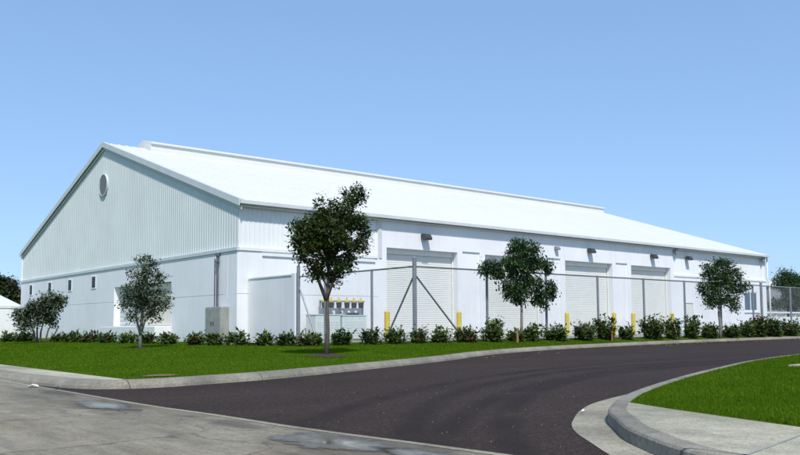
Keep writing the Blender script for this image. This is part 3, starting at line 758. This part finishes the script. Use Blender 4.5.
# ------------------------------------------------------------------ vegetation
def leaf_quad(b, rr, p, s, mi, droop=.3, aspect=.45):
    th = rr.uniform(0, 6.283); ph = rr.gauss(-droop, .5)
    d = Vector((math.cos(th)*math.cos(ph), math.sin(th)*math.cos(ph), math.sin(ph)))
    sd = d.cross(Vector((rr.gauss(0,.35), rr.gauss(0,.35), 1))).normalized()
    L_ = s*rr.uniform(.7, 1.3); w = L_*aspect
    up = sd.cross(d)*(L_*.10)
    b.face([p, p+d*L_*.45+sd*w*.5-up, p+d*L_, p+d*L_*.45-sd*w*.5-up], mi)
def crown_cluster(b, rr, c, r, n_twigs, per, ls, nm, droop, weights, spread):
    for _ in range(n_twigs):
        while True:
            q = Vector((rr.uniform(-1,1), rr.uniform(-1,1), rr.uniform(-1,1)))
            if .25 < q.length < 1: break
        if rr.random() < .45: q = q.normalized()*rr.uniform(.8, 1.08)
        p = Vector((c.x+q.x*r[0], c.y+q.y*r[1], c.z+q.z*r[2]))
        tw = rr.choices(range(nm), weights)[0]
        for _ in range(per):
            mi = tw if rr.random() < .6 else rr.choices(range(nm), weights)[0]
            leaf_quad(b, rr, p+Vector((rr.gauss(0,spread), rr.gauss(0,spread), rr.gauss(0,spread*.8))), ls, mi, droop)
def tree(base, clumps, trunk, mats, bark, lab, seed, ls=.12, dens=1.0, droop=.3, per=11, spread=.10, weights=None, stems=None, name='tree', group='young trees planted along the lawn', cat='tree', depth=.85, shrink=1.0):
    """clumps: (px, py, rx_px, ry_px, dy) in the photo, placed in depth around the tree's own plane"""
    rr = random.Random(seed); e = empty(name, base, lab, cat, group)
    Y = base.y; dist = base.x*fw.x+base.y*fw.y; k = dist/F_
    nm = len(mats); weights = weights or [1]*nm
    cb_ = MB(); tb = MB(); cs = []
    for (px, py, rx, ry, dy) in clumps:
        rx *= shrink; ry *= shrink
        c = at(px, py, Y+dy*.0); kk = k
        off = Vector((fw.x, fw.y, 0))*dy; c = c+off; 
        r = (rx*kk, rx*kk*depth, ry*kk); cs.append((c, r))
        vol = rx*ry*kk*kk
        crown_cluster(cb_, rr, c, r, max(6, int(vol*230*dens)), per, ls, nm, droop, weights, spread)
    bx, by, bz = base
    T = [Vector(p) for p in trunk]            # (dx, dz, r) relative to base
    pts = [Vector((bx+t.x, by+rr.uniform(-.04,.04)*(i > 0), bz-.05+t.y)) for i, t in enumerate(T)]
    tb.tube(pts, [t.z for t in T], 9)
    for st in (stems or []):
        P = [Vector((bx+t[0], by+t[1], bz-.05+t[2])) for t in st]
        tb.tube(P, [T[0].z*(.8-.6*i/(len(P)-1)) for i in range(len(P))], 7)
    top = pts[-1]
    for c, r in cs:
        s = pts[-1] if c.z > pts[-1].z else pts[-2] if len(pts) > 2 and c.z > pts[-2].z-.2 else pts[-1]
        midp = s.lerp(c, .5)+Vector((rr.uniform(-.1,.1), rr.uniform(-.1,.1), -.08*(c-s).length))
        tb.tube([s, midp, c], [T[-1].z*.7, T[-1].z*.45, T[-1].z*.15], 6)
        for _ in range(3):
            q = c+Vector((rr.uniform(-.8,.8)*r[0], rr.uniform(-.8,.8)*r[1], rr.uniform(-.3,.9)*r[2])); tb.tube([midp, midp.lerp(q,.5)+Vector((0,0,.05)), q], [T[-1].z*.3, T[-1].z*.2, .006], 5)
    tb.build('trunk', bark, e, smooth=True); cb_.build('crown', mats, e)
    return e
B1 = GN(140.5, 348.5); B2 = GN(326.5, 356.5); B3 = GN(522, 340); B4 = GN(720, 335.5); B0 = GN(40, 343)
print('BASES', B0, B1, B2, B3, B4)
if B0.y > 46: B0 = Vector((12.9, 44, hN(12.9, 44)))
B3 = Vector((at(522, 339, 25.9).x, 25.9, hN(at(522,339,25.9).x, 25.9))); B4 = Vector((at(720, 334, 26.0).x, 26.0, 0)); B4.z = hN(B4.x, B4.y)
tree(B1, [(146,262,11,7,0),(140,273,13,8,.1),(152,280,12,7,-.1),(137,290,15,9,.2),(152,296,14,9,-.2),(131,303,11,8,0),(144,308,13,9,.1),(160,305,9,6,0),(137,317,9,5,-.1),(155,319,5,4,0),(163,292,8,3,0),(160,275,8,3,.1),(168,302,4,3,0),(143,300,11,8,.3),(151,312,7,5,0),(150,268,6,4,0),(128,292,6,6,0)],
     [(0,0,.075),(-.01,.5,.06),(.03,1.0,.055),(.06,1.6,.045),(.05,2.3,.03)], LV_GREY, M['bark_pale'],
     'slender young tree with grey-green leaves in front of the loading dock on the gable side', 11, ls=.115, dens=1.5, per=11, spread=.075, stems=[[(0,0,.55),(-.12,.05,1.0),(-.2,.1,1.6)],[(.02,0,.7),(.16,-.05,1.15),(.3,-.1,1.7)]], weights=[4,3,4])
tree(B2, [(329,222,20,13,0),(352,222,17,11,-.1),(309,232,17,12,.1),(330,243,23,12,0),(352,248,14,13,.1),(309,252,14,12,-.1),(328,265,22,13,0),(346,263,12,9,.2),(316,272,9,9,0),(336,278,9,8,0),(357,196,9,12,0),(361,188,4,5,0),(351,203,7,7,0),(346,193,4,4,0),(320,204,4,8,0),(334,205,4,7,0),(365,232,7,6,0),(297,239,7,6,0),(325,212,12,7,.1),(342,210,12,9,0),(299,226,11,8,0),(314,219,12,8,.2),(359,223,11,9,0),(300,243,12,9,.2),(362,243,10,9,0),(327,236,24,15,.5),(327,236,22,15,-.4)],
     [(0,0,.085),(.02,.8,.065),(.03,1.5,.058),(.04,2.1,.05),(.05,2.9,.04)], LV_DARK, M['bark'],
     'tall dark-leaved young tree with a bare straight trunk in a mulch ring on the verge', 12, ls=.128, dens=2.2, shrink=.86, per=11, spread=.09, weights=[5,5,2,2], stems=[[(0,0,1.75),(-.25,.1,2.4),(-.4,0,3.0)],[(0,0,1.8),(.25,-.1,2.5),(.35,0,3.2)]])
tree(B3, [(520,251,15,9,0),(530,248,12,7,.1),(510,262,14,7,0),(534,262,14,8,.1),(490,266,9,6,0),(485,268,5,6,0),(497,272,8,6,0),(519,270,13,8,.2),(512,285,12,8,0),(530,284,14,9,-.1),(547,266,6,8,0),(550,286,6,8,0),(540,295,8,8,0),(522,296,11,7,0),(508,293,6,5,0),(545,303,5,5,0),(552,294,4,7,0),(519,243,9,5,0),(536,300,5,5,0)],
     [(0,0,.09),(.02,.8,.07),(.03,1.6,.06),(.0,2.6,.05),(.02,3.6,.035)], LV_FRESH, M['bark_pale'],
     'glossy green tree with drooping tiers of foliage in front of the second roll-up door', 13, ls=.165, dens=1.6, shrink=.88, droop=.75, per=11, spread=.12, weights=[5,2,4])
tree(B4, [(722,268,14,9,0),(712,275,10,9,.1),(733,276,11,9,0),(722,285,16,9,.2),(708,290,9,7,0),(737,288,11,7,0),(745,285,5,3,0),(716,299,12,7,0),(730,300,10,7,-.1),(707,267,4,4,0),(702,286,5,4,0),(709,303,5,4,0),(735,307,5,4,0),(722,262,7,4,0)],
     [(0,0,.11),(.02,.8,.09),(.0,1.6,.08),(.05,2.6,.06),(.02,3.4,.04)], LV_FRESH, M['bark_pale'],
     'round-crowned bushy tree on the verge between the farthest roll-up door and the small window', 14, ls=.175, dens=1.25, shrink=.9, droop=.4, per=10, spread=.15, weights=[5,3,4])
tree(B0, [(50,297,8,6,0),(58,301,8,5,0),(44,303,9,6,.2),(36,309,10,6,0),(53,307,9,6,-.2),(26,313,8,6,0),(40,317,10,6,.3),(18,313,4,3,0),(30,322,9,5,0),(47,315,8,6,0),(59,298,6,3,0),(20,320,6,4,0),(33,305,5,4,0),(24,327,4,4,0),(52,322,5,4,0)],
     [(-.2,0,.07),(-.3,.6,.05),(-.5,1.1,.04),(-.6,1.5,.03)], LV_GREY, M['bark'],
     'multi-stemmed sprawling grey-green small tree at the far left of the verge', 15, ls=.17, dens=1.25, per=10, spread=.11, weights=[4,3,4],
     stems=[[(0,0,0),(.05,.1,.6),(.2,.1,1.2),(.5,.1,1.9)],[(.2,-.1,0),(.35,0,.6),(.6,0,1.2)],[(-.1,.1,0),(-.1,.2,.8),(0,.2,1.5)],[(.4,.1,0),(.7,0,.5),(.9,0,.9)]])

# shrubs: (px centre, px half width, top py, bare py, label)
SH = [
 (9,10,333,'low dark shrub at the very left edge of the verge, before the far white wall'),
 (27,8,335,'low dark shrub at the left foot of the sprawling grey-green tree'),
 (60,8,336,'small shrub just right of the sprawling grey-green tree'),
 (74,7,334,'sparse green shrub midway between the sprawling tree and the dock platform'),
 (90,10,330,'widest of the dark reddish shrubs left of the loading dock'),
 (107,8,334,'dark shrub under the left end of the loading dock platform'),
 (128,8,336,'shrub just left of the slender tree trunk at the loading dock'),
 (146,7,335,'shrub just right of the slender tree trunk at the loading dock'),
 (169,11,331,'shrub with spread upright shoots between the slender tree and the cabinet'),
 (196,10,334,'small reddish shrub immediately left of the electrical cabinet'),
 (215,8,336,'low shrub directly in front of the electrical cabinet'),
 (237,13,329,'wide low shrub below the near corner of the warehouse, right of the cabinet'),
 (265,8,330,'shrub standing alone in front of the middle of the low yard wall'),
 (287,10,328,'shrub against the right end of the low yard wall'),
 (309,12,330,'reddish shrub right of the tall left fence post, beside the dark tree trunk'),
 (341,12,328,'shrub in front of the two pale green equipment boxes'),
 (371,11,326,'upright shrub left of the first yellow bollard'),
 (395,11,324,'shrub in front of the first yellow bollard'),
 (419,9,323,'shrub at the foot of the tall braced corner fence post'),
 (440,12,325,'broad shrub between the corner fence post and the second bollard'),
 (465,11,326,'shrub with orange tinged leaves in front of the second bollard'),
 (493,13,317,'tallest leafy shrub left of the glossy drooping tree'),
 (514,7,328,'small shrub directly behind the short wooden stake'),
 (530,8,322,'shrub just right of the glossy drooping tree trunk'),
 (556,13,321,'broad shrub left of the third yellow bollard'),
 (583,10,320,'shrub below the middle of the third roll-up door'),
 (606,11,314,'tall spiky shrub in front of the right side of the third roll-up door'),
 (627,7,322,'low shrub between the fourth and fifth yellow bollards'),
 (653,11,313,'tall bright shrub in front of the farthest roll-up door'),
 (673,9,315,'shrub hugging the rightmost yellow bollard'),
 (691,8,314,'shrub just right of the rightmost bollard, before the staff door'),
 (709,8,322,'low shrub just left of the round-crowned tree trunk'),
 (731,9,321,'shrub just right of the round-crowned tree trunk'),
 (746,7,320,'dense shrub under the small window at the far end'),
 (758,8,314,'tall dense shrub in front of the paired fence posts at the far corner'),
 (774,9,317,'dense shrub right of the far warehouse corner'),
 (790,9,318,'dense shrub at the right edge of the photo'),
]
rowY = lambda px: 25.95 if px < 600 else 26.1
rs = random.Random(77)
for i, (px, hw, ty, lab) in enumerate(SH):
    if px < 300:                              # row that runs up beside the gable
        d = ray(px, 340); t = interp(px, [0,100,200,245,300], [49,38,29.5,27.5,26.0])/d.y
        c = Vector((d.x*t, d.y*t, 0))
    else: q = at(px, 330, rowY(px)); c = Vector((q.x, q.y, 0))
    c.z = hN(c.x, c.y)
    k = (c.x*fw.x+c.y*fw.y)/F_
    top = at(px, ty, c.y).z; H = max(.45, (top-c.z)*(.78 if px < 300 else .88)*rs.uniform(.9, 1.1)); rad = hw*k*(.86 if px < 300 else .98 if px < 560 else 1.12)*rs.uniform(.88, 1.22); cx_s, cy_s = rs.uniform(-.12, .12), rs.uniform(-.15, .15)
    s = empty('shrub', c, lab, 'shrub', 'shrubs planted in a row along the building')
    st = MB(); fo = MB(); ns = int((24+rad*20)*rs.uniform(.65, 1.1))
    rw = [5, 3+rs.random()*3, 4, .6+(2.5 if ('red' in lab or 'orange' in lab) else 0)]
    ls = .085+.0016*c.length
    for j in range(ns):
        a = rs.uniform(0, 6.283); rr_ = rad*math.sqrt(rs.random()); lean = rs.uniform(.35, .9)
        hh = H*(rs.uniform(.35, .95) if rs.random() < .75 else rs.uniform(.9, 1.15))*(1-.15*(rr_/rad)**2)
        p0 = Vector((c.x+math.cos(a)*rr_*.3, c.y+math.sin(a)*rr_*.3, c.z-.03)); p2 = Vector((c.x+math.cos(a)*rr_+cx_s*hh*2, c.y+math.sin(a)*rr_*.75, c.z+hh))
        p1 = p0.lerp(p2, .5)+Vector((math.cos(a)*rr_*.12, math.sin(a)*rr_*.1, 0)); st.tube([p0, p1, p2], [.014, .010, .004], 5)
        nl = int(9+hh*16)
        for _ in range(nl):
            t = rs.uniform(.08, 1.0)
            p = p0.lerp(p1, t*2) if t < .5 else p1.lerp(p2, t*2-1)
            p = p+Vector((rs.gauss(0,.075), rs.gauss(0,.075), rs.gauss(0,.05)))
            mi = rs.choices(range(4), rw)[0]
            for __ in range(2 if hh < H*.8 else 1): leaf_quad(fo, rs, p+Vector((rs.gauss(0,.04), rs.gauss(0,.04), rs.gauss(0,.03))), ls*1.35, mi, droop=-.25, aspect=.5)
    st.build('stems', M['bark'], s); fo.build('foliage', LV_SHRUB, s)

# background at the left: white outbuilding, wall and trees beyond
ob = empty('outbuilding', (10, 88, 0), 'low white building with a shallow white roof at the far left behind the warehouse', 'building')
pL = at(-40, 300, 90); pR = at(24, 306, 90)
zt_ = at(14, 306, 90).z
b = MB(); b.box((pL.x-8, 90, 0), (pR.x+8, 106, zt_-.1)); b.build('wall', M['wall'], ob)
b = MB(); e0 = zt_; rx0, rx1 = pL.x-8.5, at(18.5,306,89.6).x+.4; ap = at(-14, 291, 98)
b.add([(rx0,89.6,e0),(rx1,89.6,e0),(rx1,107,e0),(rx0,107,e0),(ap.x,98,ap.z+.3),(ap.x-20,98,ap.z+.3),(rx0,89.6,e0-.25),(rx1,89.6,e0-.25),(rx1,107,e0-.25),(rx0,107,e0-.25)],
      [(0,1,4,5),(1,2,4),(2,3,5,4),(3,0,5),(0,6,7,1),(1,7,8,2),(9,8,7,6)])
fixn(b.build('roof', M['roof'], ob))
fwl = MB(); zt2 = at(10, 307, 84).z; zt3 = zt2
o_ = empty('boundary_wall', (8, 84, 0), 'plain white boundary wall left of the gable beneath the outbuilding roof', 'wall')
fwl.box((at(-60,310,84).x, 84, 0), (X0-.3, 84.3, zt2-.1)); fwl.build('wall_panel', M['wall'], o_)
b = MB(); b.box((at(-60,310,84).x, 83.93, zt2-.097), (X0-.3, 84.37, zt2)); b.build('coping', M['white'], o_)

def bgtree(px, py, gx, rad_px, Y, lab, seed, clumps, mats, ls, dens, kind='tree', weights=None, grp='background trees', droop=.3):
    base = at(px, py, Y); base.z = 0
    return tree(base, clumps, [(0,0,.25),(0,1.5,.2),(.1,3.0,.16)], mats, M['bark'], lab, seed, ls=ls, dens=dens, per=12, spread=.35, weights=weights, group=grp, droop=droop)
bgtree(4, 320, 0, 0, 118, 'dark tree with spiky tufts behind the white outbuilding at the far left edge', 31, [(3,283,9,9,0),(-6,290,9,9,0),(8,292,8,7,1),(0,297,10,7,0),(-10,278,7,6,0)], LV_DARK, .75, .10, weights=[5,4,1,4], droop=.6)
bgtree(15, 320, 0, 0, 116, 'shorter dark tree with reddish fronds between the outbuilding roof and the gable', 32, [(15,290,5,7,0),(14,297,6,6,0),(11,284,3,5,0),(17,302,4,4,0)], LV_DARK, .6, .14, weights=[5,3,1,4], droop=.6)
bgtree(788, 320, 0, 0, 52, 'dark green round tree rising above the grey building beyond the right end of the fence', 33, [(784,276,7,6,0),(790,279,7,6,0),(780,283,6,5,0),(797,281,5,6,0),(788,286,7,5,0),(803,284,6,7,0)], LV_FRESH, .30, .45, weights=[5,3,4])
bgtree(795, 320, 0, 0, 50, 'brownish bushy tree in front of the grey building at the right edge', 34, [(792,298,8,8,0),(800,294,8,9,0),(785,303,6,5,0),(776,304,6,5,0),(796,306,8,4,0),(790,291,5,5,0)], LV_DARK, .28, .5, weights=[4,4,3,3])
# grey building and low white wall far right
gb = empty('shed', (112, 75, 0), 'flat-topped grey-purple building beyond the far right corner of the warehouse', 'building')
A = at(768.5, 287, 75); B_ = at(830, 287, 75)
b = MB(); b.box((A.x, 75, 0), (B_.x, 90, A.z)); b.build('wall', M['purplewall'], gb)
b = MB(); b.box((A.x-.2, 74.8, A.z+.003), (B_.x+.2, 90.2, A.z+.35)); b.build('roof', M['trim'], gb)
C_ = at(771.5, 285, 76); b = MB(); b.box((C_.x, 76.5, A.z+.353), (C_.x+3.4, 79, A.z+1.6)); b.build('rooftop_unit', M['white'], gb)
A = at(766, 311.5, 46)
lw = empty('boundary_wall', (A.x, 46, 0), 'long low white wall behind the fence right of the warehouse, with trees behind it', 'wall')
b = MB(); b.box((A.x, 46, 0), (A.x+60, 46.25, A.z-.62)); b.build('wall_panel', M['wall'], lw)
b = MB(); b.box((A.x-.1, 45.93, A.z-.20), (A.x+60, 46.32, A.z)); b.build('coping', M['white'], lw)
b = MB(); x = A.x
while x < A.x+60: b.box((x, 46.03, A.z-.617), (x+.25, 46.22, A.z-.203)); x += 2.6
b.build('spacer', M['trim'], lw)

# ------------------------------------------------------------------ small things
p = Vector((at(518,339,25.3).x-.05, 25.3, 0)); p.z = hN(p.x, p.y)
b = MB(); b.box((p.x-.035,p.y-.03,p.z-.05),(p.x+.035,p.y+.03,p.z+.62)); b.box((p.x+.10,p.y+.05,p.z-.05),(p.x+.15,p.y+.10,p.z+.45))
tag(b.build('stake', M['stake'], off=p), 'short brown wooden stake in the grass beside the glossy drooping tree', 'stake')
q = at(678, 333, 25.8); z0_ = hN(q.x, 25.8); q2 = at(674, 324, 25.8)
b = MB(); b.tube([(q.x, 25.8, z0_-.03), (q2.x, 25.8, q2.z)], .03, 6); b.build('stake', M['palestake'], off=(q.x,25.8,z0_)); tag(COL.objects[-1], 'pale stick leaning left in the shrubs by the rightmost bollard', 'stake')
q = at(612, 336, 25.6); z0_ = hN(q.x, 25.6)
red = simple('faded_orange_paint', (.45, .14, .06), .7, 0, .2, 6)
b = MB(); b.box((q.x-.03,25.57,z0_-.03),(q.x+.03,25.63,z0_+.42)); b.box((q.x-.05,25.55,z0_+.42),(q.x+.05,25.65,z0_+.5)); tag(b.build('marker_post', red, off=(q.x,25.6,z0_)), 'short faded orange marker among the shrubs below the third roll-up door', 'marker')
# mulch ring round the dark tree, bare sand by the kerb
def disc(name, x, y, rx, ry, mat, seed, hf, lift):
    rr = random.Random(seed); b = MB(); n = 40; ph = rr.uniform(0,6)
    rads = [1+.12*math.sin(3*k*2*math.pi/n+ph)+rr.uniform(-.10,.10) for k in range(n)]
    for j in range(4):
        for k in range(n):
            pts = []
            for (jj, kk) in ((j,k),(j+1,k),(j+1,k+1),(j,k+1)):
                a = 2*math.pi*kk/n; f = jj/4*rads[kk % n]; xx, yy = x+rx*f*math.cos(a), y+ry*f*math.sin(a)
                pts.append((xx, yy, hf(xx,yy)+lift*(1-(jj/4)**2)+.012))
            if j == 0: pts = [pts[0], pts[1], pts[2]]
            b.face(pts)
    o = fixn(b.build(name, mat, smooth=True)); 
    if sum(p.normal.z for p in o.data.polygons) < 0: o.data.flip_normals()
    return o
tag(disc('mulch', B2.x, B2.y, .62, .55, M['soil'], 3, hN, .07), kind='structure')
tag(disc('soil_patch', 6.95, 15.72, .36, .20, M['sand'], 5, hN, .012), kind='structure')
tag(disc('mulch', B1.x, B1.y, .3, .3, M['soil'], 8, hN, .04), kind='structure')
# utility lid on the island
b = MB(); q = at(796, 364.5, 9.6)
d_ = ray(797, 365.5); t = (.19-CZ)/d_.z; q = Vector((d_.x*t, d_.y*t, hS(d_.x*t, d_.y*t)))
b.box((q.x-.10,q.y-.20,q.z-.02),(q.x+.45,q.y+.15,q.z+.045), bev=.01); tag(b.build('utility_box', M['walk'], off=q), 'pale rectangular utility lid in the island grass at the right edge', 'utility lid')
# litter
def scrap(x, y, z, s, lab, mat, seed):
    rr = random.Random(seed); b = MB(); n = 7; top = [(x+math.cos(k*6.283/n)*s*rr.uniform(.6,1.2), y+math.sin(k*6.283/n)*s*rr.uniform(.6,1.2), z+rr.uniform(.004,.05)) for k in range(n)]
    c = (x, y, z+.06)
    for k in range(n): b.face([c, top[k], top[(k+1)%n]])
    tag(b.build('litter', mat, off=(x,y,z)), lab, 'litter')
d_ = ray(33, 386.5); t = (.02-CZ)/d_.z; scrap(d_.x*t, d_.y*t, .01, .13, 'crumpled white paper scrap in the gutter at the far left kerb', M['paper'], 1)
d_ = ray(57.5, 388.5); t = (.02-CZ)/d_.z; scrap(d_.x*t, d_.y*t, .01, .07, 'small dark clump of debris where the asphalt meets the kerb', M['dark'], 2)
d_ = ray(583, 414); t = (.01-CZ)/d_.z; scrap(d_.x*t, d_.y*t, .015, .035, 'tiny white scrap on the curved concrete gutter by the island', M['paper'], 3)
rr = random.Random(9); b = MB()
for _ in range(420):
    x = rr.uniform(36, 66) if rr.random() < .8 else rr.uniform(20, 60); yk = interp(x, [p_[0] for p_ in NK[9:]], [p_[1] for p_ in NK[9:]])
    y = yk-.12-abs(rr.gauss(0, .9)); a = rr.uniform(0, 6.28); s = rr.uniform(.03, .07)
    b.face([(x+math.cos(a)*s,y+math.sin(a)*s,.008),(x-math.sin(a)*s*.5,y+math.cos(a)*s*.5,.02),(x-math.cos(a)*s,y-math.sin(a)*s,.01),(x+math.sin(a)*s*.5,y-math.cos(a)*s*.5,.008)])
o = tag(b.build('fallen_leaves', M['fallen']), 'scattered dry yellow leaves along the far kerb of the asphalt road', 'leaves', kind='stuff')
rr = random.Random(19); b = MB()
for _ in range(190):
    x = rr.uniform(5.2, 16); y = rr.uniform(4.3, 14.5)
    if y < interp(x, [5.2,7,9,12,16], [4.0,5.7,7.1,8.3,9.4]) or rr.random() > .4+.6*math.exp(-abs(x-8)/3): continue
    a = rr.uniform(0, 6.28); s = rr.uniform(.003, .008)
    b.add([(x+s,y,.001),(x-s*.6,y+s,.001),(x-s*.5,y-s,.001),(x,y,.001+s*1.2)], [(0,1,3),(1,2,3),(2,0,3)])
tag(b.build('gravel_chips', M['walk']), 'tiny pale stone chips scattered over the asphalt', 'gravel', kind='stuff')

# ------------------------------------------------------------------ light, sky, view
to_sun = Vector((-.29, -.54, .76)).normalized()
sd = bpy.data.lights.new('sun', 'SUN'); so = bpy.data.objects.new('sun', sd); COL.objects.link(so)
sd.energy = 3.55; sd.angle = R(2.5); sd.color = (1.0, .955, .885)
so.rotation_euler = to_sun.to_track_quat('Z', 'Y').to_euler()
w = bpy.data.worlds.new('World'); sc.world = w; w.use_nodes = True; nt = w.node_tree; nt.nodes.clear()
sk = nt.nodes.new('ShaderNodeTexSky'); sk.sky_type = 'NISHITA'; sk.sun_disc = False
sk.sun_elevation = math.asin(to_sun.z); sk.sun_rotation = math.atan2(to_sun.x, to_sun.y)
sk.air_density = 1.0; sk.dust_density = .6; sk.ozone_density = 2.0; sk.altitude = 0
bg = nt.nodes.new('ShaderNodeBackground'); bg.inputs[1].default_value = .15; wo = nt.nodes.new('ShaderNodeOutputWorld')
gm = nt.nodes.new('ShaderNodeGamma'); gm.inputs[1].default_value = .5; nt.links.new(sk.outputs[0], gm.inputs[0])
nt.links.new(mix(nt, gm.outputs[0], (1.20, 1.62, 2.18), 1.0, 'MULTIPLY'), bg.inputs[0]); nt.links.new(bg.outputs[0], wo.inputs[0])
sc.view_settings.view_transform = 'Standard'; sc.view_settings.look = 'None'; sc.view_settings.exposure = .28; sc.view_settings.gamma = 1
sc.view_settings.use_curve_mapping = False
sc.render.engine = 'CYCLES'
